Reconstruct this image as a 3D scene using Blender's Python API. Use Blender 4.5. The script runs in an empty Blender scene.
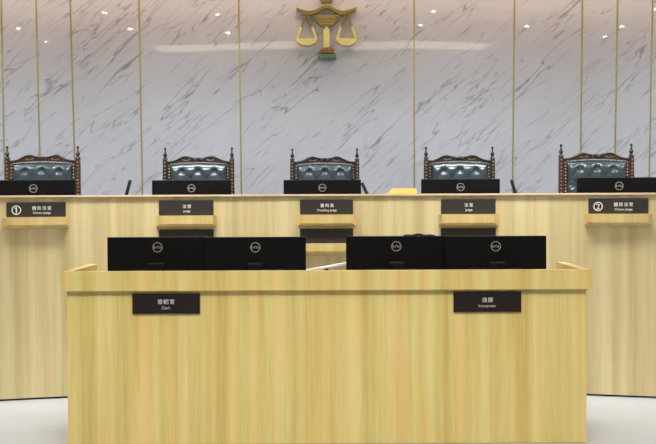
import bpy, bmesh, math, random
from mathutils import Vector, Matrix, Euler
random.seed(7)
PI = math.pi
R = math.radians
S = bpy.context.scene
C = S.collection

# ------------------------------------------------------------------ camera
CAM_H, F = 1.245, 1240.0
cam = bpy.data.cameras.new('camera'); co = bpy.data.objects.new('camera', cam); C.objects.link(co)
cam.sensor_width = 36; cam.lens = F / 656 * 36
CAMM = Matrix.Translation((0, 0, CAM_H)) @ Euler((R(90 - 1.29), 0, 0)).to_matrix().to_4x4() @ Matrix.Rotation(R(-0.25), 4, 'Z')
co.matrix_world = CAMM
S.camera = co
def at(px, py, Y):
    d = CAMM.to_3x3() @ Vector(((px - 328) / F, (222 - py) / F, -1))
    return Vector((0, 0, CAM_H)) + d * (Y / d.y)

# ------------------------------------------------------------------ world, exposure, light
S.view_settings.view_transform = 'Standard'; S.view_settings.look = 'None'
S.view_settings.gamma = 1; S.view_settings.use_curve_mapping = False
S.view_settings.exposure = 0.07
w = bpy.data.worlds.new('world'); S.world = w; w.use_nodes = True
w.node_tree.nodes['Background'].inputs[0].default_value = (.8, .85, 1, 1)
w.node_tree.nodes['Background'].inputs[1].default_value = 0.3
CEIL = 3.2; WALL_Y = 10.6
def area(x, y, z, sx, sy, energy, col=(1, .95, .88), tilt=0, spread=140):
    l = bpy.data.lights.new('added_area_light', 'AREA'); l.shape = 'RECTANGLE'; l.size = sx; l.size_y = sy
    l.energy = energy; l.color = col; l.spread = R(spread)
    o = bpy.data.objects.new('added_area_light', l); C.objects.link(o)
    o.location = (x, y, z); o.rotation_euler = (R(tilt), 0, 0)
# added unseen lights: in front of the desk, above the bench, washing the marble
for x in (-2.4, 0, 2.4):
    area(x, 4.2, 3.17, 1.4, .7, 34, (.98, 1, 1), 23, 84)
for x in (-3.2, -1.1, 1.1, 3.2):
    area(x, 7.2, 3.17, 1.2, .3, 33, (.99, 1, .985), 18, 90)
    area(x, 8.75, 3.17, 1.4, .25, 17.5, (.89, .955, 1), 28, 96)

area(0, 10.3, 3.17, 8.6, .08, 32, (1, .72, .53), 0, 180)     # added warm strip light, brightens the top of the marble

area(0, -2.6, 3.17, 7,   .3, 130, (.90, .95, 1), -50, 110)      # added light washing the rear wall, which the marble mirrors

# ------------------------------------------------------------------ materials
def newmat(name):
    m = bpy.data.materials.new(name); m.use_nodes = True
    nt = m.node_tree; b = nt.nodes['Principled BSDF']
    return m, nt, b
def plain(name, col, rough=.5, metal=0, bump=0, bscale=60, var=.06, emit=None, coat=0):
    m, nt, b = newmat(name)
    n = nt.nodes.new('ShaderNodeTexNoise'); n.inputs['Scale'].default_value = bscale
    tc = nt.nodes.new('ShaderNodeTexCoord'); nt.links.new(tc.outputs['Object'], n.inputs['Vector'])
    r = nt.nodes.new('ShaderNodeValToRGB'); nt.links.new(n.outputs['Fac'], r.inputs['Fac'])
    r.color_ramp.elements[0].color = tuple(c * (1 - var) for c in col) + (1,)
    r.color_ramp.elements[1].color = tuple(min(1, c * (1 + var)) for c in col) + (1,)
    nt.links.new(r.outputs['Color'], b.inputs['Base Color'])
    b.inputs['Roughness'].default_value = rough; b.inputs['Metallic'].default_value = metal
    b.inputs['Coat Weight'].default_value = coat; b.inputs['Coat Roughness'].default_value = .16
    if bump:
        bp = nt.nodes.new('ShaderNodeBump'); bp.inputs['Strength'].default_value = bump; bp.inputs['Distance'].default_value = .002
        nt.links.new(n.outputs['Fac'], bp.inputs['Height']); nt.links.new(bp.outputs['Normal'], b.inputs['Normal'])
    if emit:
        b.inputs['Emission Color'].default_value = tuple(col) + (1,); b.inputs['Emission Strength'].default_value = emit
    return m
def math_node(nt, op, a, bv=None, c=None):
    n = nt.nodes.new('ShaderNodeMath'); n.operation = op
    for i, v in enumerate((a, bv, c)):
        if v is None: continue
        if isinstance(v, (int, float)): n.inputs[i].default_value = v
        else: nt.links.new(v, n.inputs[i])
    return n.outputs[0]
def noise(nt, vec, scale, detail=2, rough=.5):
    n = nt.nodes.new('ShaderNodeTexNoise'); n.inputs['Scale'].default_value = scale
    n.inputs['Detail'].default_value = detail; n.inputs['Roughness'].default_value = rough
    nt.links.new(vec, n.inputs['Vector']); return n.outputs['Fac']
def mapping(nt, vec, scale=(1, 1, 1), rot=(0, 0, 0), loc=(0, 0, 0)):
    n = nt.nodes.new('ShaderNodeMapping'); n.inputs['Scale'].default_value = scale
    n.inputs['Rotation'].default_value = rot; n.inputs['Location'].default_value = loc
    nt.links.new(vec, n.inputs['Vector']); return n.outputs[0]
def mix(nt, fac, a, b, mode='MIX'):
    n = nt.nodes.new('ShaderNodeMix'); n.data_type = 'RGBA'; n.blend_type = mode
    if isinstance(fac, (int, float)): n.inputs[0].default_value = fac
    else: nt.links.new(fac, n.inputs[0])
    for i, v in ((6, a), (7, b)):
        if isinstance(v, tuple): n.inputs[i].default_value = v + (1,)
        else: nt.links.new(v, n.inputs[i])
    return n.outputs[2]

def oak(name, light, mid, dark, stave=.095, seed=0.0, horizontal=False, rough=.38, tint=(1.05, .92, .83)):
    """straight-grained oak veneer in staves"""
    m, nt, b = newmat(name)
    tc = nt.nodes.new('ShaderNodeTexCoord'); v = tc.outputs['Object']
    if horizontal: v = mapping(nt, v, rot=(0, R(90), 0))
    sx = nt.nodes.new('ShaderNodeSeparateXYZ'); nt.links.new(v, sx.inputs[0])
    wob = noise(nt, mapping(nt, v, (1.3, 1.3, .35), loc=(seed, 0, 0)), 2.0)
    xx = math_node(nt, 'ADD', sx.outputs[0], math_node(nt, 'MULTIPLY', wob, .05))
    wv = nt.nodes.new('ShaderNodeCombineXYZ')
    nt.links.new(math_node(nt, 'ADD', math_node(nt, 'DIVIDE', xx, stave), seed), wv.inputs[0])
    st = noise(nt, mapping(nt, wv.outputs[0], (1, 0, 0)), 1.0, 1, .5)                    # broad stave tone
    g1 = noise(nt, mapping(nt, v, (34, 34, .8), loc=(seed, 3, 1)), 1.0, 3, .6)             # grain streaks
    g2 = noise(nt, mapping(nt, v, (170, 170, 5), loc=(seed, 1, 5)), 1.0, 2, .6)           # fine pores
    big = noise(nt, mapping(nt, v, (6, 6, .7), loc=(seed, 9, 2)), 1.0, 2, .5)
    t = math_node(nt, 'ADD', math_node(nt, 'MULTIPLY', st, .72), math_node(nt, 'MULTIPLY', g1, .32))
    t = math_node(nt, 'ADD', t, math_node(nt, 'MULTIPLY', big, .28))
    t = math_node(nt, 'ADD', t, math_node(nt, 'MULTIPLY', g2, .22))
    r = nt.nodes.new('ShaderNodeValToRGB'); nt.links.new(t, r.inputs['Fac'])
    e = r.color_ramp.elements
    e[0].position = .58; e[0].color = dark + (1,)
    e[1].position = .90; e[1].color = light + (1,)
    k = e.new(.735); k.color = mid + (1,)
    # some staves lean to orange, some to straw
    st2 = noise(nt, mapping(nt, wv.outputs[0], (.9, 0, 0), loc=(31, 0, 0)), 1.0, 2, .6)
    hue = nt.nodes.new('ShaderNodeMapRange'); nt.links.new(st2, hue.inputs[0])
    hue.inputs[1].default_value = .42; hue.inputs[2].default_value = .62; hue.inputs[3].default_value = 0; hue.inputs[4].default_value = 1
    col = mix(nt, hue.outputs[0], r.outputs['Color'], mix(nt, 1.0, r.outputs['Color'], tint, 'MULTIPLY'))
    nt.links.new(col, b.inputs['Base Color'])
    b.inputs['Roughness'].default_value = rough
    bp = nt.nodes.new('ShaderNodeBump'); bp.inputs['Strength'].default_value = .08; bp.inputs['Distance'].default_value = .001
    nt.links.new(g2, bp.inputs['Height']); nt.links.new(bp.outputs['Normal'], b.inputs['Normal'])
    return m
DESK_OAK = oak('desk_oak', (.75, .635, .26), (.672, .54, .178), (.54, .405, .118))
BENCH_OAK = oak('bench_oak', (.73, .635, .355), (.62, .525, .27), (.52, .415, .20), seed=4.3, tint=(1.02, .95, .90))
LEDGE_OAK = oak('ledge_oak', (.74, .60, .27), (.68, .53, .22), (.60, .44, .17), seed=8.1)
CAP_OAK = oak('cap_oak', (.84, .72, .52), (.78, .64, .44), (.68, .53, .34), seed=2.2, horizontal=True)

def marble():
    m, nt, b = newmat('marble')
    tc = nt.nodes.new('ShaderNodeTexCoord'); v = tc.outputs['Object']
    ang = R(41)
    # u runs along the veins, w across them
    rot = mapping(nt, v, rot=(0, ang, 0))
    warp = nt.nodes.new('ShaderNodeTexNoise'); warp.inputs['Scale'].default_value = 2.2; warp.inputs['Detail'].default_value = 3
    nt.links.new(rot, warp.inputs['Vector'])
    add = nt.nodes.new('ShaderNodeVectorMath'); add.operation = 'MULTIPLY_ADD'
    nt.links.new(warp.outputs['Color'], add.inputs[0]); add.inputs[1].default_value = (.03, .0, .010); nt.links.new(rot, add.inputs[2])
    veins = None
    for k, (su, sw, wd, st) in enumerate(((1.3, 11.0, .012, .70), (2.6, 19.0, .020, .50), (1.0, 7.0, .007, .6))):
        n = noise(nt, mapping(nt, add.outputs[0], (su, 1, sw), loc=(k * 7.3, k, k * 3.1)), 1.0, 2, .45)
        d = math_node(nt, 'ABSOLUTE', math_node(nt, 'SUBTRACT', n, .5))
        mr = nt.nodes.new('ShaderNodeMapRange'); nt.links.new(d, mr.inputs[0])
        mr.inputs[1].default_value = 0; mr.inputs[2].default_value = wd * 1.5; mr.inputs[3].default_value = 1; mr.inputs[4].default_value = 0
        msk = noise(nt, mapping(nt, rot, (2.6, 1, 7.5), loc=(3 + k * 5, 0, k)), 1.0, 2, .55)
        mm = nt.nodes.new('ShaderNodeMapRange'); nt.links.new(msk, mm.inputs[0])
        mm.inputs[1].default_value = .49; mm.inputs[2].default_value = .62; mm.inputs[3].default_value = 0; mm.inputs[4].default_value = st
        f = math_node(nt, 'MULTIPLY', mr.outputs[0], mm.outputs[0])
        veins = f if veins is None else math_node(nt, 'MAXIMUM', veins, f)
    cloud = noise(nt, mapping(nt, rot, (.8, 1, 2.2)), 1.6, 3, .6)
    base = mix(nt, cloud, (.53, .55, .595), (.62, .635, .675))
    col = mix(nt, veins, base, (.15, .14, .16))
    nt.links.new(col, b.inputs['Base Color'])
    b.inputs['Roughness'].default_value = .028; b.inputs['IOR'].default_value = 1.6
    b.inputs['Coat Weight'].default_value = .0
    # the polished boards are not perfectly flat: slow waves
    wv = noise(nt, mapping(nt, v, (.55, 1, .9)), 1.0, 1, .3)
    bp = nt.nodes.new('ShaderNodeBump'); bp.inputs['Strength'].default_value = 1; bp.inputs['Distance'].default_value = .008
    nt.links.new(wv, bp.inputs['Height']); nt.links.new(bp.outputs['Normal'], b.inputs['Normal'])
    return m
MARBLE = marble()
GOLD_STRIP = plain('gold_strip', (.56, .47, .14), .35, .7)
GOLD = plain('gold', (.36, .28, .09), .32, .8)
GOLD_LIT = plain('gold_lit', (.95, .82, .32), .22, .55)  # paler colour stands in for bright reflections on pans, column and lower hangers
BRONZE_RED = plain('copper_base', (.32, .14, .05), .4, .6)
GREEN_BASE = plain('green_base', (.13, .24, .12), .35, .5)
BLACK = plain('black_plastic', (.004, .004, .005), .5, bump=.1, bscale=400)
BLACK.node_tree.nodes['Principled BSDF'].inputs['Specular IOR Level'].default_value = .15
BLACK_GLOSS = plain('black_gloss', (.006, .006, .008), .45)
BLACK_TOP_LIT = plain('black_plastic_lit', (.09, .095, .10), .35)  # black plastic, light on the monitor's top face put into the grey
NAVY = plain('dark_navy_plastic', (.012, .014, .03), .4)
SILVER = plain('silver_logo', (.50, .49, .45), .35, .4)
PLATE = plain('plate_dark', (.035, .031, .026), .5)
PLATE.node_tree.nodes['Principled BSDF'].inputs['Specular IOR Level'].default_value = .3
PLATE_DESK = plain('plate_desk_dark', (.016, .009, .007), .5)
PLATE_DESK.node_tree.nodes['Principled BSDF'].inputs['Specular IOR Level'].default_value = .25
WHITE = plain('white_letter', (.86, .85, .80), .5)
PAPER = plain('white_paper', (.85, .85, .87), .6)
YELLOW_WOOD = oak('yellow_wood', (.95, .66, .2), (.9, .58, .15), (.8, .48, .1), horizontal=True)
CHAIR_WOOD = plain('carved_dark_wood', (.036, .022, .016), .28, bscale=30, var=.5, coat=.3)
CHAIR_GILT = plain('gilded_wood', (.27, .19, .11), .38, .35, bscale=45, var=.7)
CHAIR_DARK = plain('near_black_wood', (.016, .013, .014), .25, coat=.3)
CHAIR_BROWN = plain('reddish_wood', (.055, .026, .018), .35, bscale=40, var=.5)
LEATHER_PALE = plain('pale_teal_leather', (.042, .066, .085), .30, bump=.15, bscale=160, var=.15, coat=1.0)
LEATHER = plain('teal_leather', (.035, .058, .072), .25, bump=.15, bscale=160, var=.15, coat=.6)
NAIL = plain('brass_nail', (.50, .45, .34), .3, .7)
CEIL_M = plain('ceiling_paint', (.80, .72, .66), .8)
WALL_M = plain('wall_paint', (.50, .51, .54), .7)
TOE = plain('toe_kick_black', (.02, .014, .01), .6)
LED = plain('led_diffuser', (1, .80, .60), .5, emit=3)
DOT = plain('downlight_glow', (1, 1, 1), .5, emit=45)

def floor_mat():
    m, nt, b = newmat('pale_plank_floor')
    tc = nt.nodes.new('ShaderNodeTexCoord'); v = tc.outputs['Object']
    br = nt.nodes.new('ShaderNodeTexBrick'); nt.links.new(v, br.inputs['Vector'])
    br.inputs['Scale'].default_value = 1; br.inputs['Brick Width'].default_value = 1.3; br.inputs['Row Height'].default_value = .15
    br.inputs['Mortar Size'].default_value = .0015
    br.inputs['Color1'].default_value = (.46, .505, .575, 1); br.inputs['Color2'].default_value = (.425, .47, .54, 1)
    br.inputs['Mortar'].default_value = (.42, .40, .38, 1)
    g = noise(nt, mapping(nt, v, (1.2, 22, 1)), 1.0, 3, .6)
    col = mix(nt, math_node(nt, 'MULTIPLY', g, .5), br.outputs['Color'], (.50, .46, .42))
    nt.links.new(col, b.inputs['Base Color']); b.inputs['Roughness'].default_value = .3
    return m
FLOOR_M = floor_mat()

# ------------------------------------------------------------------ mesh helpers
def link(name, bm, mat, parent=None, bevel=0, smooth=False, seg=2):
    me = bpy.data.meshes.new(name); bmesh.ops.recalc_face_normals(bm, faces=bm.faces[:]); bm.to_mesh(me); bm.free()
    me.materials.append(mat)
    if smooth:
        for p in me.polygons: p.use_smooth = True
    o = bpy.data.objects.new(name, me); C.objects.link(o)
    if parent: o.parent = parent
    if bevel:
        b = o.modifiers.new('b', 'BEVEL'); b.width = bevel; b.segments = seg; b.limit_method = 'ANGLE'
    return o
def nb(): return bmesh.new()
def box(bm, x0, x1, y0, y1, z0, z1, M=None):
    vs = [bm.verts.new((x, y, z)) for x in (x0, x1) for y in (y0, y1) for z in (z0, z1)]
    if M:
        for v in vs: v.co = M @ v.co
    for f in ((0, 1, 3, 2), (4, 6, 7, 5), (0, 4, 5, 1), (2, 3, 7, 6), (0, 2, 6, 4), (1, 5, 7, 3)):
        bm.faces.new([vs[i] for i in f])
    return bm
def prism(bm, pts, y0, y1):
    """polygon in xz extruded along y"""
    a = [bm.verts.new((x, y0, z)) for x, z in pts]; b = [bm.verts.new((x, y1, z)) for x, z in pts]
    n = len(pts)
    bm.faces.new(a); bm.faces.new(b[::-1])
    for i in range(n): bm.faces.new((a[i], a[(i + 1) % n], b[(i + 1) % n], b[i]))
    return bm
def ribbon(bm, top, bot, y0, y1):
    """solid strip between two same-length polylines in xz (top and bottom), quads only"""
    n = len(top); A = []
    for (tx, tz), (bx_, bz) in zip(top, bot):
        A.append([bm.verts.new((tx, y0, tz)), bm.verts.new((bx_, y0, bz)), bm.verts.new((bx_, y1, bz)), bm.verts.new((tx, y1, tz))])
    for i in range(n - 1):
        for k in range(4): bm.faces.new((A[i][k], A[i][(k + 1) % 4], A[i + 1][(k + 1) % 4], A[i + 1][k]))
    bm.faces.new(A[0]); bm.faces.new(A[-1][::-1]); return bm
def lathe(bm, prof, cx=0, cy=0, n=20, M=None):
    rings = []
    for r, z in prof:
        rings.append([bm.verts.new((cx + r * math.cos(2 * PI * i / n), cy + r * math.sin(2 * PI * i / n), z)) for i in range(n)])
    if M:
        for rg in rings:
            for v in rg: v.co = M @ v.co
    for a, b in zip(rings, rings[1:]):
        for i in range(n): bm.faces.new((a[i], a[(i + 1) % n], b[(i + 1) % n], b[i]))
    bm.faces.new(rings[0][::-1]); bm.faces.new(rings[-1]); return bm
def tube(bm, pts, r, n=10):
    pts = [Vector(p) for p in pts]; rings = []
    rr = r if isinstance(r, (list, tuple)) else [r] * len(pts)
    for i, p in enumerate(pts):
        t = (pts[min(i + 1, len(pts) - 1)] - pts[max(i - 1, 0)]).normalized()
        u = t.cross(Vector((0.13, 1, 0.07))).normalized(); v = t.cross(u)
        rings.append([bm.verts.new(p + (u * math.cos(2 * PI * k / n) + v * math.sin(2 * PI * k / n)) * rr[i]) for k in range(n)])
    for a, b in zip(rings, rings[1:]):
        for i in range(n): bm.faces.new((a[i], a[(i + 1) % n], b[(i + 1) % n], b[i]))
    bm.faces.new(rings[0][::-1]); bm.faces.new(rings[-1]); return bm
def ring(bm, cx, cz, y, r, thick, depth, n=40, M=None):
    vs = []
    for i in range(n):
        a = 2 * PI * i / n; c, s = math.cos(a), math.sin(a)
        q = [bm.verts.new((cx + (r - thick) * c, y, cz + (r - thick) * s)), bm.verts.new((cx + r * c, y, cz + r * s)),
             bm.verts.new((cx + r * c, y + depth, cz + r * s)), bm.verts.new((cx + (r - thick) * c, y + depth, cz + (r - thick) * s))]
        vs.append(q)
    for i in range(n):
        a, b = vs[i], vs[(i + 1) % n]
        for k in range(4): bm.faces.new((a[k], a[(k + 1) % 4], b[(k + 1) % 4], b[k]))
    return bm
def thing(name, label, cat, loc=(0, 0, 0), rz=0, group=None):
    o = bpy.data.objects.new(name, None); C.objects.link(o); o.location = loc; o.rotation_euler = (0, 0, rz)
    o.empty_display_size = .1
    return tag(o, label, cat, group)
def tag(o, label, cat, group=None):
    o['label'] = label; o['category'] = cat
    if group: o['group'] = group
    return o
def struct(o): o['kind'] = 'structure'; return o
def kids(o): return [c for c in bpy.data.objects if c.parent == o]
def dup(root, loc, rz, label):
    r = root.copy(); C.objects.link(r); r.location = loc; r.rotation_euler = (0, 0, rz); r['label'] = label
    for ch in kids(root):
        c = ch.copy(); C.objects.link(c); c.parent = r
        for g in kids(ch):
            d = g.copy(); C.objects.link(d); d.parent = c
    return r
def lettering(name, text, size, loc, parent, mat, bold=0.0, spacing=1.0, depth=.0006, sx=1.0, M=None):
    """writing as mesh, standing in the xz plane, facing -y"""
    cu = bpy.data.curves.new('t', 'FONT'); cu.body = text; cu.size = size; cu.align_x = 'CENTER'; cu.align_y = 'CENTER'
    cu.extrude = depth; cu.space_character = spacing; cu.resolution_u = 4
    t = bpy.data.objects.new('t', cu); C.objects.link(t)
    dg = bpy.context.evaluated_depsgraph_get(); me = bpy.data.meshes.new_from_object(t.evaluated_get(dg))
    bpy.data.objects.remove(t)
    xs = [v.co.x for v in me.vertices]; ys = [v.co.y for v in me.vertices]
    cx = (min(xs) + max(xs)) / 2; cy = (min(ys) + max(ys)) / 2
    me.transform(Matrix.Rotation(R(90), 4, 'X') @ Matrix.Scale(sx, 4, (1, 0, 0)) @ Matrix.Translation((-cx, -cy, 0)))
    if bold:
        bm = bmesh.new(); bm.from_mesh(me); g0 = bm.verts[:] + bm.edges[:] + bm.faces[:]
        for dx, dz in ((bold, 0), (-bold, 0), (0, bold), (0, -bold)):
            g = bmesh.ops.duplicate(bm, geom=g0)['geom']
            bmesh.ops.translate(bm, verts=[v for v in g if isinstance(v, bmesh.types.BMVert)], vec=(dx, 0, dz))
        bm.to_mesh(me); bm.free()
    me.name = name; me.materials.clear(); me.materials.append(mat)
    o = bpy.data.objects.new(name, me); C.objects.link(o); o.location = loc; o.parent = parent
    return o

# ------------------------------------------------------------------ the room
XW, Y0 = 4.6, -4.0
FZ = -.016
struct(link('floor', box(nb(), -XW, XW, Y0, WALL_Y, -.1, FZ), FLOOR_M))
struct(link('ceiling', box(nb(), -XW - .1, XW + .1, Y0, WALL_Y, CEIL, CEIL + .1), CEIL_M))
struct(link('wall_left', box(nb(), -XW - .1, -XW, Y0, WALL_Y, -.1, CEIL), WALL_M))
struct(link('wall_right', box(nb(), XW, XW + .1, Y0, WALL_Y, -.1, CEIL), WALL_M))
struct(link('wall_rear', box(nb(), -XW - .1, XW + .1, Y0 - .1, Y0, -.1, CEIL + .1), WALL_M))
struct(link('wall_back', box(nb(), -XW - .1, XW + .1, WALL_Y, WALL_Y + .1, -.1, CEIL + .1), MARBLE))
# brass strips between the marble boards; each stands where the photo has it
STRIPS = [(1.2, 4.6), (36.0, 40.2), (70.2, 75.0), (139, 142), (238.7, 241.2), (414.1, 414.3), (514.6, 512.8), (582.4, 580.5), (617.7, 614.8), (652.6, 649.4)]
for i, (xt, xb) in enumerate(STRIPS):
    p = at(xt, 0, WALL_Y); q = at(xb, 170, WALL_Y)
    s = (p.x - q.x) / (p.z - q.z)
    bm = nb(); h = .0062
    xa = q.x + s * (.26 - q.z); xc = q.x + s * (CEIL - q.z)
    prism(bm, [(xa - h, .26), (xa + h, .26), (xc + h, CEIL), (xc - h, CEIL)], WALL_Y - .004, WALL_Y)
    struct(link('trim_%d' % (i + 1), bm, GOLD_STRIP))

# ceiling luminaires that the marble mirrors
def led_panel(x0, x1, y0, y1, label):
    cx, cy = (x0 + x1) / 2, (y0 + y1) / 2
    t = thing('ceiling_light', label, 'ceiling light', (cx, cy, CEIL), 0, 'linear ceiling lights')
    a, b = (x1 - x0) / 2, (y1 - y0) / 2
    bm = nb(); box(bm, -a, a, -b, b, -.010, -.002); link('diffuser', bm, LED, t)
    bm = nb()
    box(bm, -a - .03, a + .03, -b - .03, -b, -.014, 0); box(bm, -a - .03, a + .03, b, b + .03, -.014, 0)
    box(bm, -a - .03, -a, -b, b, -.014, 0); box(bm, a, a + .03, -b, b, -.014, 0); link('frame', bm, WALL_M, t)
led_panel(-2.25, -.12, 4.5, 5.3, 'warm linear ceiling light over the left half of the desk')
led_panel(.15, 2.1, 4.5, 5.3, 'warm linear ceiling light over the right half of the desk')
dl = None
for px, py in ((22, 28), (49, 41), (106, 15), (131, 29), (218, 15), (228, 32), (434, 11), (421, 25), (528, 24), (604, 36), (620, 27), (654, 10)):
    sl = (195.4 - .0044 * px - py) / F; zw = CAM_H + sl * WALL_Y; d = (CEIL - zw) / sl
    X = (px - 328) / F * (WALL_Y + d); Y = WALL_Y - d
    lab = 'round white recessed ceiling downlight'
    if dl is None:
        dl = thing('ceiling_downlight', lab, 'downlight', (X, Y, CEIL), 0, 'recessed downlights')
        bm = nb(); lathe(bm, [(.027, -.009), (.027, -.001)]); link('lens', bm, DOT, dl)
        bm = nb(); lathe(bm, [(.055, -.006), (.06, 0), (.029, 0), (.029, -.006)]); link('rim', bm, WALL_M, dl)
    else: dup(dl, (X, Y, CEIL), 0, lab)

# ------------------------------------------------------------------ judges' platform and curved bench
PLAT = .25
BR, BC = 6.5, 7.89 - 6.5          # radius of the bench front, centre on the axis at y = BC
def arc(bm, r0, r1, z0, z1, a0, a1, n=48):
    vs = []
    for i in range(n + 1):
        a = a0 + (a1 - a0) * i / n; s, c = math.sin(a), math.cos(a)
        vs.append([bm.verts.new((r * s, BC + r * c, z)) for r, z in ((r0, z0), (r1, z0), (r1, z1), (r0, z1))])
    for i in range(n):
        for k in range(4): bm.faces.new((vs[i][k], vs[i][(k + 1) % 4], vs[i + 1][(k + 1) % 4], vs[i + 1][k]))
    bm.faces.new(vs[0]); bm.faces.new(vs[-1][::-1]); return bm
A = R(23)
bm = nb()
pts = [(BC + 0, 0)]
n = 40
front = [((BR + .06) * math.sin(-A + 2 * A * i / n), BC + (BR + .06) * math.cos(-A + 2 * A * i / n)) for i in range(n + 1)]
loop = [(-4.5, front[0][1])] + front + [(4.5, front[-1][1]), (4.5, WALL_Y - .002), (-4.5, WALL_Y - .002)]
lo = [bm.verts.new((x, y, FZ + .001)) for x, y in loop]; hi = [bm.verts.new((x, y, PLAT)) for x, y in loop]
bm.faces.new(lo); bm.faces.new(hi[::-1])
for i in range(len(loop)): bm.faces.new((lo[i], lo[(i + 1) % len(loop)], hi[(i + 1) % len(loop)], hi[i]))
struct(link('platform', bm, FLOOR_M))

bench = thing('judges_bench', 'long curved pale oak judges bench in front of the marble wall', 'bench', (0, BC + BR, 0))
def bl(name, bm, mat, **k):
    o = link(name, bm, mat, bench, **k)
    o.matrix_parent_inverse = Matrix.Translation((0, -(BC + BR), 0)); return o
BT = 1.245
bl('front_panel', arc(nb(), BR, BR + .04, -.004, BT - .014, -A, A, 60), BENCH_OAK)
bl('toe_kick', arc(nb(), BR + .012, BR + .05, FZ, -.004, -A, A), TOE)
bl('top_cap', arc(nb(), BR - .012, BR + .13, BT - .012, BT, -A, A, 60), CAP_OAK)
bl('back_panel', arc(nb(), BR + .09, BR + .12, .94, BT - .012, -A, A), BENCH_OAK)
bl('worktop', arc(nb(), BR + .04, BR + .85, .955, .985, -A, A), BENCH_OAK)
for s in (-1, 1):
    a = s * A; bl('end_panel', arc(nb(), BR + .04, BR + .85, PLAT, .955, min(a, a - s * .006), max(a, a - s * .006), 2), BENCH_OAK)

def bench_frame(px, Yguess=7.8):
    """angle on the bench arc where pixel column px meets it"""
    k = (px - 328) / F
    a = 0
    for _ in range(30):
        a = math.asin(max(-.9, min(.9, k * (BC + BR * math.cos(a)) / BR)))
    return a
LEDGES = [(36.3, 67.5, 58.5, 202.2, 216.9, 224.6, 228.9), (186.3, 63, 54.5, 200.2, 215.4, 223.9, 227.6), (326.6, 61, 53.2, 199.4, 214.4, 223.0, 226.7),
          (468.3, 62.5, 54.5, 198.9, 214.0, 222.6, 226.3), (618.2, 68.5, 59, 198.2, 213.6, 222.2, 226.0)]
PLATES = []
for i, (px, lw, pw, pt, pb, lb, bb) in enumerate(LEDGES):
    a = bench_frame(px); P = Vector((BR * math.sin(a), BC + BR * math.cos(a), 0)); sc = F / P.y; ca = math.cos(a)
    def zz(py): return at(px, py, P.y).z
    W = lw / sc / 2 * .985; w2 = W - .030
    def ledge(zt, zf, zb, mat=LEDGE_OAK):
        bm = nb(); d = .042
        back = [bm.verts.new(v) for v in ((-W, .004, zb), (W, .004, zb), (W, .004, zt), (-W, .004, zt))]
        fr = [bm.verts.new(v) for v in ((-w2, -d, zf), (w2, -d, zf), (w2 , -d, zt), (-w2, -d, zt))]
        bm.faces.new(fr); bm.faces.new(back[::-1])
        for k in range(4): bm.faces.new((back[k], back[(k + 1) % 4], fr[(k + 1) % 4], fr[k]))
        o = bl('plate_ledge', bm, mat); o.location = P; o.rotation_euler = (0, 0, -a)
    ledge(zz(pb + .2), zz(lb), zz(bb))
    PLATES.append((px, P, a, pw / sc / (1.012 if abs(px - 327) > 200 else 1.006), zz(pt), zz(pb), False))
    if 0 < i < 4:
        t2, b2 = pt + 29, pb + 28.8
        ledge(zz(b2 + .2), zz(lb + 28.0), zz(bb + 28.4))
        PLATES.append((px, P, a, pw / sc, zz(t2), zz(b2), True))

def plate(P, a, wd, zt, zb, label, lines, mat=PLATE, number=None, xoff=0.0, group=None):
    t = thing('name_plate', label, 'sign', (P.x, P.y, zb), -a, group)
    h = zt - zb
    bm = nb(); box(bm, -wd / 2, wd / 2, -.010, -.002, 0, h); link('board', bm, mat, t, bevel=.001)
    for txt, size, zf, bold, sp in lines:
        lettering('lettering', txt, size, (xoff * wd, -.0105, h * zf), t, WHITE, bold, sp)
    if number:
        bm = nb(); ring(bm, 0, 0, -.0115, .0285, .0058, .0012); o = link('number_ring', bm, WHITE, t); o.location = (-.335 * wd, 0, h * .47)
        if number == '1':
            bm = nb(); prism(bm, [(-.0035, -.018), (.0035, -.018), (.0035, .018), (-.0015, .018), (-.0095, .012), (-.0095, .006), (-.0035, .009)], -.0115, -.0103)
            o = link('number', bm, WHITE, t); o.location = (-.335 * wd, 0, h * .47)
        else: lettering('number', number, .050, (-.335 * wd, -.0105, h * .47), t, WHITE, .0010)
    return t
TXT = {0: ('國民法官', 'Citizen Judge'), 1: ('法官', 'Judge'), 2: ('審判長', 'Presiding Judge'), 3: ('法官', 'Judge'), 4: ('國民法官', 'Citizen Judge')}
LBL = ['dark name plate with a circled 1 on the bench ledge at far left',
       'dark Judge name plate on the ledge before the second chair from the left',
       'dark Presiding Judge plate on the middle upper bench ledge',
       'dark Judge name plate on the ledge before the fourth chair from the left',
       'dark name plate with a circled 2 on the bench ledge at far right']
LBL2 = {1: 'blank dark plate on the bench below the left Judge plate',
        2: 'blank dark plate below the Presiding Judge plate, between monitor pairs',
        3: 'blank dark plate on the bench below the right Judge plate'}
i = -1
for px, P, a, wd, zt, zb, second in PLATES:
    if not second:
        i += 1
        zh, en = TXT[i]; num = {0: '1', 4: '2'}.get(i)
        plate(P, a, wd, zt, zb, LBL[i], [(zh, .0255, .60, .0008, 1.38), (en, .0192, .26, .0006, 1.05)], number=num, xoff=.092 if num else .01)
    else:
        plate(P, a, wd, zt, zb, LBL2[i], [])

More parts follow.
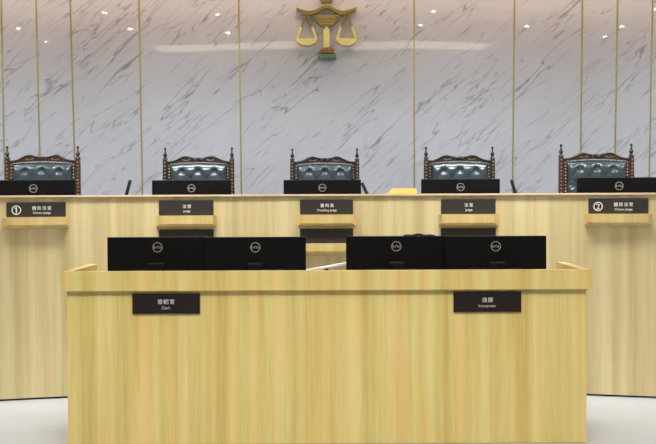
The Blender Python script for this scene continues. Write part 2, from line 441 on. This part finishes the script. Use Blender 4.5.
# ------------------------------------------------------------------ clerks' desk
DY = 6.2
desk = thing('clerk_desk', 'wide pale oak clerk desk with a thick top rim standing in front of the bench', 'desk', (0, DY, 0))
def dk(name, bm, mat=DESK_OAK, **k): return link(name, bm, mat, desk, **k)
xl = at(62.2, 272, DY).x; xr = at(591.7, 270, DY).x; bl_, br_ = at(67.4, 360, DY + .025).x, at(586.4, 360, DY + .025).x
DT = .862; RIM = .0985
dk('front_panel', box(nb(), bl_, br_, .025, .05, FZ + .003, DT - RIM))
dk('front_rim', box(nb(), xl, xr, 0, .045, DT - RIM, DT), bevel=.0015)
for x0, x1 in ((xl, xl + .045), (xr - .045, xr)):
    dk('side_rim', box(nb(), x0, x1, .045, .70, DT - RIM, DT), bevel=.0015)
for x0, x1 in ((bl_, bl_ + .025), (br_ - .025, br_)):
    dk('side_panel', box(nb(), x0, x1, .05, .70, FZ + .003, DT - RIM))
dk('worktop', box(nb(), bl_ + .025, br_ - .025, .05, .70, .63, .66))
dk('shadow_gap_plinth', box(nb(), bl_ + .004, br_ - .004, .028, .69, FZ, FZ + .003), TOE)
for px, ytop, zh, en, lb in ((166.2, 293.4, '書記官', 'Clerk', 'dark brown Clerk name plate on the left of the front desk'),
                     (487.2, 291.6, '通譯', 'Interpreter', 'dark brown Interpreter name plate on the right of the front desk')):
    P = at(px, ytop, DY + .0245); P2 = at(px, ytop + 20.3, DY + .0245)
    plate(Vector((P.x, DY + .0255, 0)), 0, 67.8 / F * (DY + .015), P.z, P2.z, lb, [(zh, .0265, .60, .0009, 1.28), (en, .0196, .29, .0006, 1.0)], mat=PLATE_DESK)

# ------------------------------------------------------------------ monitors
def make_monitor(label, group):
    """back of the screen faces -y; origin on the table under the stand; the top edge is at z = .358"""
    t = thing('computer_monitor', label, 'monitor', (0, 0, 0), 0, group)
    W, T, B = .269, .358, .040
    bm = nb(); box(bm, -W, W, -.006, .012, B, T); link('rear_shell', bm, BLACK, t, bevel=.002)
    bm = nb(); box(bm, -W + .002, W - .002, -.004, .010, T - .001, T + .0012); link('top_edge_lit', bm, BLACK_TOP_LIT, t)
    bm = nb(); box(bm, -W + .007, W - .007, .0122, .0135, B + .018, T - .006); link('screen', bm, BLACK_GLOSS, t)
    bm = nb(); ribbon(bm, [(-.15, .188), (.15, .188)], [(-.14, .075), (.14, .075)], -.032, -.005); link('connector_housing', bm, BLACK, t, bevel=.006)
    bm = nb(); box(bm, -.045, .045, -.075, -.033, .020, .224); link('stand_neck', bm, BLACK, t, bevel=.008)
    bm = nb(); box(bm, -.12, .12, -.13, .07, 0.0, .014); link('stand_base', bm, BLACK, t, bevel=.005)
    bm = nb(); ring(bm, 0, 0, -.0072, .0265, .0035, .002); lg = link('logo', bm, SILVER, t); lg.location = (0, 0, T - .054)
    # the four letters inside the ring, the second one leaning back
    bm = nb()
    def bar(x0, z0, x1, z1, th=.0026):
        d = Vector((x1 - x0, 0, z1 - z0)); L = d.length; a = math.atan2(d.z, d.x)
        box(bm, 0, L, -.0072, -.0052, -th / 2, th / 2, Matrix.Translation((x0, 0, z0)) @ Matrix.Rotation(-a, 4, 'Y'))
    h = .006
    bar(-.0190, -h, -.0190, h); bar(-.0190, h, -.0150, h * .8); bar(-.0150, h * .8, -.0128, 0); bar(-.0128, 0, -.0150, -h * .8); bar(-.0150, -h * .8, -.0190, -h)
    for dx, dz in ((0, 0), (.0028, .0036), (-.0028, -.0036)):
        bar(-.0068 + dx, -.0005 + dz, .0010 + dx, .0045 + dz, .0019)
    bar(-.0094, -.0036, -.0040, .0055 - .012, .0019)
    bar(.0068, h, .0068, -h); bar(.0068, -h + .0012, .0118, -h + .0012)
    bar(.0146, h, .0146, -h); bar(.0146, -h + .0012, .0196, -h + .0012)
    l2 = link('logo_letters', bm, SILVER, lg)
    return t
def mon_at(px, ytop, Y, surf):
    P = at(px, ytop, Y); return (P.x, Y, surf), P.z
g1 = 'monitors on the judges bench'
first = None
BM = [(33.5, 180.6, 7.96, 'black monitor before the far left chair, cut by the picture edge'),
      (191.5, 180.9, 8.45, 'black monitor on the bench before the second chair from the left'),
      (322.3, 180.5, 8.61, 'black monitor on the bench before the middle chair'),
      (460.5, 179.4, 8.48, 'black monitor on the bench before the fourth chair from the left'),
      (619.0, 179.3, 7.96, 'black monitor before the far right chair, beside the right picture edge')]
for px, yt, Y, lab in BM:
    loc, zt = mon_at(px, yt, Y, .985)
    if first is None:
        first = make_monitor(lab, g1); first.location = loc
    else: dup(first, loc, 0, lab)
fm = None
FMON = [(157.6, 237.3, 6.64, .0, 'black monitor at the left end of the front desk, left one of its pair'),
        (255.3, 236.2, 6.59, .0, 'black monitor on the front desk, right one of the left pair'),
        (396.2, 236.2, 6.64, .0, 'black monitor on the front desk, left one of the right pair'),
        (495.6, 235.9, 6.59, .0, 'black monitor at the right end of the front desk, right one of its pair')]
for px, yt, Y, rz, lab in FMON:
    loc, zt = mon_at(px, yt, Y, .66)
    if fm is None: fm = dup(first, loc, rz, lab); fm['group'] = 'monitors on the front desk'
    else: dup(fm, loc, rz, lab)

# cables bunched along the top edges of two front monitors
def cable(px0, px1, y0, lab, bumps):
    pts = []
    Yc = 6.664; n = 40
    P0 = at(px0, y0, Yc); P1 = at(px1, y0, Yc); zt = 1.0205
    for i in range(n + 1):
        u = i / n; x = P0.x + (P1.x - P0.x) * u
        z = zt - .003 + sum(hh * math.exp(-((u - c) / ww) ** 2) for c, ww, hh in bumps)
        pts.append((x, Yc, z))
    bm = nb(); tube(bm, [(pts[0][0] - .004, Yc + .02, .668), (pts[0][0] - .003, Yc + .006, zt - .012)] + pts + [(pts[-1][0] + .003, Yc + .006, zt - .012), (pts[-1][0] + .004, Yc + .02, .668)], .006)
    tag(link('cable', bm, BLACK, None, smooth=True), lab, 'cable', 'cables over the front monitors')
cable(187, 206, 236, 'black cable looped over the top edge of the left front desk monitor pair', [(.2, .12, .004), (.75, .12, .005)])
cable(404, 434, 235, 'black cable bunched on top of the right front desk monitor pair', [(.12, .1, .003), (.48, .16, .008), (.85, .1, .003)])

# white papers leaning between the monitor pairs
a0 = at(300, 271.8, 6.78); a1 = at(352, 262.4, 6.78)
t = thing('document_stand', 'white sheets propped aslant between the two monitor pairs on the front desk', 'document stand', ((a0.x + a1.x) / 2, 6.78, .66))
L = (a1 - a0).length; an = math.atan2(a1.z - a0.z, a1.x - a0.x); zm = (a0.z + a1.z) / 2 - .66
bm = nb(); box(bm, -L / 2, L / 2, -.05, .05, -.005, .005, Matrix.Translation((0, 0, zm)) @ Matrix.Rotation(-an, 4, 'Y')); link('paper_sheets', bm, PAPER, t)
bm = nb(); box(bm, -.012, .012, -.012, .012, .01, zm - .006); link('support_post', bm, BLACK, t)
bm = nb(); box(bm, -.07, .07, -.05, .05, 0, .01); link('foot', bm, BLACK, t)

# ------------------------------------------------------------------ microphones and block on the bench
def mic(px0, y0, px1, y1, Y, lab):
    p = at(px0, y0, Y); q = at(px1, y1, Y); d = (q - p)
    r = at(px1, y1, Y) + d * ((.999 - q.z) / d.z)        # carried down to the worktop
    t = thing('desk_microphone', lab, 'microphone', (r.x, Y, .985), 0, 'microphones on the judges bench')
    o = Vector((r.x, Y, .985))
    bm = nb(); tube(bm, [q + d * .3 - o, p - o], .0022); 
    bm.free(); bm = nb()
    tube(bm, [q + d * .25 - o, p + d * .10 - o, p + d * .02 - o, p - o], [.0112, .0112, .0105, .006], 14); link('head', bm, NAVY, t, smooth=True)
    bm = nb(); tube(bm, [r - o, q + d * .2 - o], .0055); link('stem', bm, NAVY, t, smooth=True)
    bm = nb(); box(bm, -.05, .05, -.06, .06, 0, .02); link('base', bm, BLACK, t, bevel=.006)
mic(130.3, 180.0, 126.6, 194.2, 8.1, 'slim black microphone leaning right, between the two leftmost chairs')
mic(361.8, 182.6, 366.8, 193.4, 8.42, 'slim black microphone leaning left, beside the middle monitor')
mic(511.4, 179.6, 515.2, 193.0, 8.2, 'slim navy microphone leaning left, between the two rightmost chairs')
P0 = at(387.5, 194.2, 7.93); P1 = at(416.2, 194.2, 7.93); zt = at(400, 188.8, 7.93).z
t = thing('wooden_block', 'small yellow wooden block on the bench top, left of the fourth monitor', 'block', ((P0.x + P1.x) / 2, 7.94, BT))
hw = (P1.x - P0.x) / 2
bm = nb(); prism(bm, [(-hw, 0), (hw, 0), (hw, zt - BT), (-hw + .03, zt - BT)], -.045, .045); link('body', bm, YELLOW_WOOD, t, bevel=.002)
bm = nb(); box(bm, -hw + .032, hw - .004, -.036, .036, zt - BT - .0005, zt - BT + .002); link('top_panel', bm, YELLOW_WOOD, t)

# ------------------------------------------------------------------ judges' chairs
def make_chair(label, wood_post, wood_crest, group, LEATHER=None):
    """faces -y, origin on the platform under the back"""
    t = thing('judge_chair', label, 'chair', (0, 0, 0), 0, group)
    HX = .2425
    for s in (-1, 1):
        bm = nb()
        ribbon(bm, [(s * (HX + .006) - .016, .42), (s * HX - .0155, 1.255)], [(s * (HX + .006) + .018, .42), (s * HX + .0155, 1.255)], -.022, .022)
        post = link('post', bm, wood_post, t, bevel=.003)
        bm = nb()    # carved groove and gilt moulding on the face of the post
        for k in range(26):
            z = .60 + k * .025
            lathe(bm, [(.0005, -.004), (.0085, 0), (.0005, .004)], n=8, M=Matrix.Translation((s * (HX + .001), -.023, z)) @ Matrix.Rotation(R(90), 4, 'X') @ Matrix.Scale(1.0, 4))
        link('bead_carving', bm, CHAIR_GILT, post, smooth=True)
        bm = nb()
        lathe(bm, [(.0175, 1.252), (.0185, 1.258), (.010, 1.263), (.0085, 1.268), (.0140, 1.276), (.0150, 1.284), (.0115, 1.293), (.0055, 1.299), (.0070, 1.303), (.0055, 1.308), (.0045, 1.318),
                   (.0085, 1.324), (.0092, 1.330), (.0055, 1.336), (.001, 1.338)], s * HX, 0, 16)
        link('finial', bm, CHAIR_DARK, t, smooth=True)
    # arched crest rail with double swell and a carved shell
    def topz(x):
        u = abs(x) / HX
        return 1.236 + .036 * math.exp(-((u - .40) / .25) ** 2) + .018 * math.exp(-((u) / .22) ** 2) - .004 * u
    def botz(x):
        u = abs(x) / HX; return 1.240 - .022 * u * u
    xs = [-HX + .014 + (2 * HX - .028) * i / 48 for i in range(49)]
    bm = nb(); ribbon(bm, [(x, topz(x)) for x in xs], [(x, botz(x) - .008) for x in xs], -.020, .020); crest = link('crest_rail', bm, wood_crest, t, bevel=.002)
    bm = nb(); tube(bm, [(x, -.021, topz(x) - .001) for x in xs], .0048, 8); tube(bm, [(x, -.003, topz(x)) for x in xs], .0056, 8); link('crest_moulding', bm, CHAIR_DARK, crest, smooth=True)
    bm = nb()
    for s in (-1, 1):      # scrolls carved in relief
        pts = []
        for k in range(26):
            a = k / 25 * 2.3 * PI; r = .003 + .009 * (1 - k / 25)
            pts.append((s * (.052 + .060 * (k / 25) + r * math.cos(a) * 1.4), -.021, 1.246 + r * .6 * math.sin(a)))
        tube(bm, pts, .0032, 6)
    link('scroll_carving', bm, CHAIR_GILT, crest, smooth=True)
    bm = nb()
    for k in range(7):     # shell
        a = R(20 + 140 * k / 6)
        d = Vector((math.cos(a) * 1.5, 0, math.sin(a)))
        base = Vector((0, -.022, 1.240))
        tube(bm, [base, base + d * .013, base + d * .022, base + d * .026], [.003, .0045, .0055, .002], 8)
    for s in (-1, 1): tube(bm, [(s * .010, -.022, 1.246), (s * .030, -.023, 1.256), (s * .043, -.022, 1.250)], [.004, .0045, .002], 8)
    link('shell_carving', bm, CHAIR_DARK, crest, smooth=True)
    # inner wooden frame around the leather
    bm = nb()
    for s in (-1, 1): box(bm, s * .206 if s > 0 else -.230, s * .230 if s > 0 else -.206, -.014, .014, .52, 1.232)
    box(bm, -.24, .24, -.014, .014, .47, .53)
    link('back_frame', bm, wood_post, t, bevel=.002)
    # deep-buttoned leather
    LX, Z0, Z1 = .208, .53, 1.224
    BUT = []
    for r_ in range(6):
        z = 1.170 - r_ * .114
        for x in ((-.117, 0, .117) if r_ % 2 == 0 else (-.175, -.0585, .0585, .175)): BUT.append((x, z))
    nx, nz = 56, 96; bm = nb(); G = []
    def dep(x, z):
        e = min((LX - abs(x)) / .035, (Z1 - z) / .060, (z - Z0) / .03, 1); e = max(e, 0)
        h = .048 * math.sin(e * PI / 2) ** .7 if e > 0 else 0
        for bx_, bz in BUT:
            d2 = ((x - bx_) ** 2 + (z - bz) ** 2)
            h -= .026 * math.exp(-d2 / (.017 ** 2)) + .004 * math.exp(-d2 / (.034 ** 2))
        # folds running between the buttons
        u = (x / .117 + (z - 1.17) / .228 * 2) ; v = (x / .117 - (z - 1.17) / .228 * 2)
        if z < 1.17:
            for q in (u, v):
                f = abs(q / 1 - round(q / 1)) if abs(x) < .19 else 1
                h -= .0022 * math.exp(-(f / .10) ** 2)
        else:
            for bx_ in (-.117, 0, .117): h -= .003 * math.exp(-((x - bx_) / .006) ** 2) * (1 if z < 1.215 else .3)
        return h
    for j in range(nz + 1):
        z = Z0 + (Z1 - Z0) * j / nz
        zarch = 0
        G.append([bm.verts.new((-LX + 2 * LX * i / nx, -.008 - dep(-LX + 2 * LX * i / nx, z), z + (-.012 * (abs(-LX + 2 * LX * i / nx) / LX) ** 2 * (j / nz)))) for i in range(nx + 1)])
    for j in range(nz):
        for i in range(nx): bm.faces.new((G[j][i], G[j][i + 1], G[j + 1][i + 1], G[j + 1][i]))
    lea = link('leather_back', bm, LEATHER, t, smooth=True)
    sd = lea.modifiers.new('s', 'SOLIDIFY'); sd.thickness = .006; sd.offset = -1
    for bx_, bz in BUT:
        if abs(bx_) < .17:
            bm = nb(); lathe(bm, [(.001, .004), (.006, .003), (.009, 0)][::-1], n=12, M=Matrix.Translation((bx_, -.016, bz)) @ Matrix.Rotation(R(90), 4, 'X'))
            link('leather_button', bm, LEATHER, lea, smooth=True)
    bm = nb()   # nail heads
    pts = []
    for k in range(17):
        x = -.198 + .396 * k / 16; pts.append((x, 1.226 - .012 * (x / .208) ** 2))
    for k in range(28):
        for s in (-1, 1): pts.append((s * .213, 1.206 - k * .022))
    for x, z in pts: lathe(bm, [(.0062, 0), (.0048, .003), (.001, .0045)], n=8, M=Matrix.Translation((x, -.018, z)) @ Matrix.Rotation(R(90), 4, 'X'))
    link('nail_trim', bm, NAIL, t, smooth=True)
    # seat, arms, legs
    bm = nb(); box(bm, -.235, .235, -.50, -.03, .40, .50); link('seat', bm, LEATHER, t, bevel=.03, smooth=True, seg=4)
    bm = nb(); box(bm, -.24, .24, -.49, .0, .35, .40); link('seat_rail', bm, wood_post, t, bevel=.006)
    for s in (-1, 1):
        bm = nb(); tube(bm, [(s * .245, -.01, .64), (s * .25, -.2, .655), (s * .25, -.36, .65), (s * .25, -.42, .62)], [.018, .02, .022, .018], 12)
        tube(bm, [(s * .25, -.36, .64), (s * .25, -.34, .5), (s * .236, -.37, .38)], .015, 10)
        link('armrest', bm, wood_post, t, smooth=True)
        for y in (-.45, -.02):
            bm = nb(); lathe(bm, [(.016, 0.0), (.022, .03), (.018, .08), (.026, .25), (.03, .36)], s * .205, y, 14); link('leg', bm, wood_post, t, smooth=True)
    return t
GC = 'leather judge chairs behind the bench'
c1 = make_chair('far left judge chair, reddish-brown wood with tufted teal leather back', CHAIR_BROWN, CHAIR_BROWN, GC, LEATHER)
c2 = make_chair('second judge chair from the left, gilded dark wood with teal tufted leather', CHAIR_WOOD, CHAIR_WOOD, GC, LEATHER_PALE)
def chair_pos(pxl, pxr, ytop, Y): return (at((pxl + pxr) / 2, ytop, Y).x, Y, PLAT)
c1.location = chair_pos(7.4, 77.8, 148, 8.62); c1.rotation_euler = (0, 0, R(3))
c2.location = chair_pos(165, 232, 149, 9.02)
dup(c2, chair_pos(292.3, 357, 148.7, 9.30), 0, 'middle judge chair, gilded dark wood with teal tufted leather, behind the presiding judge plate')
dup(c2, chair_pos(426, 492.4, 147.6, 9.06), 0, 'fourth judge chair from the left, gilded dark wood with teal tufted leather')
dup(c1, chair_pos(561.2, 631, 145.8, 8.66), R(-3), 'far right judge chair, reddish-brown wood, partly hidden by the monitor')

# ------------------------------------------------------------------ the gold scales on the wall
WY = WALL_Y
O = at(326.5, 30, WY)
em = thing('scales_emblem', 'gold scales of justice emblem mounted high on the marble wall', 'wall emblem', (O.x, WY, O.z))
K = WY / F
def E(px, py): return ((px - 326.5) * K, (30 - py) * K)
def el(name, bm, mat=GOLD, parent=em, **k): return link(name, bm, mat, parent, **k)
# beam: yoke with upturned ends
def yoke(px):
    d = px - 326.5; a = abs(d)
    return 13.6 - 6.4 * math.exp(-(a / 8.5) ** 2) - 3.6 * max(0, (a - 17) / 12) ** 1.6 
xs = [296.8 + 59.4 * i / 60 for i in range(61)]
def halfw(px): a = abs(px - 326.5); return 2.3 if a < 22 else 2.3 - .3 * (a - 22) / 8
el('beam', ribbon(nb(), [E(x, yoke(x) - halfw(x)) for x in xs], [E(x, yoke(x) + halfw(x)) for x in xs], -.045, -.012), bevel=.003)
bm = nb(); lathe(bm, [(6.6 * K, 0), (6.6 * K, .03), (5.4 * K, .036)], n=36, M=Matrix.Translation((0, -.012, 31.4 * K)) @ Matrix.Rotation(R(90), 4, 'X')); el('crown_disc', bm)
bm = nb(); prism(bm, [E(*p) for p in ((314.6, 16.2), (338.4, 16.2), (337.2, 21.5), (334, 25.4), (331.2, 27), (321.8, 27), (319, 25.4), (315.8, 21.5))], -.040, -.010); vase = el('vase', bm, bevel=.002)
bm = nb()
for y in (17.6, 20.6, 23.6):
    x0, z0 = E(317 + (y - 17) * .3, y); x1, z1 = E(336 - (y - 17) * .3, y + 1.1); box(bm, x0, x1, -.046, -.038, z1, z0)
el('vase_band', bm, GOLD_STRIP, parent=vase)
bm = nb(); x0, z0 = E(323.2, 30.2); x1, z1 = E(329.8, 48.2); box(bm, x0, x1, -.045, -.010, z1, z0)
x0, z0 = E(324.6, 26.5); x1, z1 = E(328.4, 31); box(bm, x0, x1, -.035, -.012, z1, z0); el('column', bm, GOLD_LIT, bevel=.004)
x0, z0 = E(320.3, 49.6); x1, z1 = E(333.8, 53.8); el('upper_foot', box(nb(), x0, x1, -.045, -.006, z1, z0), BRONZE_RED, bevel=.003)
x0, z0 = E(318.0, 54.6); x1, z1 = E(336.0, 59.2); el('lower_foot', box(nb(), x0, x1, -.055, -.004, z1, z0), GREEN_BASE, bevel=.004)
x0, z0 = E(325.2, 48); x1, z1 = E(328.0, 55); 
box_ = nb(); box(box_, x0, x1, -.03, -.012, z1, z0); el('foot_link', box_)
for cx in (306.9, 346.4):
    bm = nb()
    n = 20; top = []; bot = []
    for i in range(n + 1):
        u = -1 + 2 * i / n; top.append(E(cx + 10.6 * u, 38.9)); bot.append(E(cx + 10.6 * u, 39.0 + 7.4 * math.sqrt(max(0, 1 - u * u * .985))))
    ribbon(bm, top, bot, -.048, -.012); pan = el('scale_pan', bm, GOLD_LIT, bevel=.004)
    for s in (-1, 1):
        bm = nb()
        a = Vector((E(cx + s * 9.6, 39.6)[0], 0, E(cx, 39.6)[1])); b = Vector((E(cx + s * 5.6, 27.6)[0], 0, E(cx, 27.6)[1]))
        t_ = Vector(((b - a).z, 0, -(b - a).x)).normalized() * .0095
        ribbon(bm, [((a - t_).x, (a - t_).z), ((b - t_).x, (b - t_).z)], [((a + t_).x, (a + t_).z), ((b + t_).x, (b + t_).z)], -.044, -.016); el('lower_hanger', bm, GOLD_LIT, parent=pan); bm = nb()
        c_ = Vector((E(cx + s * .2, 14)[0], 0, E(cx, 14)[1])); b2 = Vector((E(cx + s * 5.0, 27.2)[0], 0, E(cx, 27.2)[1]))
        t_ = Vector(((c_ - b2).z, 0, -(c_ - b2).x)).normalized() * .0085
        ribbon(bm, [((b2 - t_).x, (b2 - t_).z), ((c_ - t_).x, (c_ - t_).z)], [((b2 + t_).x, (b2 + t_).z), ((c_ + t_).x, (c_ + t_).z)], -.038, -.016)
        el('upper_hanger', bm, parent=pan)
bm = nb()
for cx, cz in ((-.13, .12), (.13, .12), (0, -.15)): lathe(bm, [(.008, 0), (.008, .014)], cx, 0, 10, Matrix.Rotation(R(90), 4, 'X') @ Matrix.Translation((0, cz, 0)))
el('wall_fixing', bm)
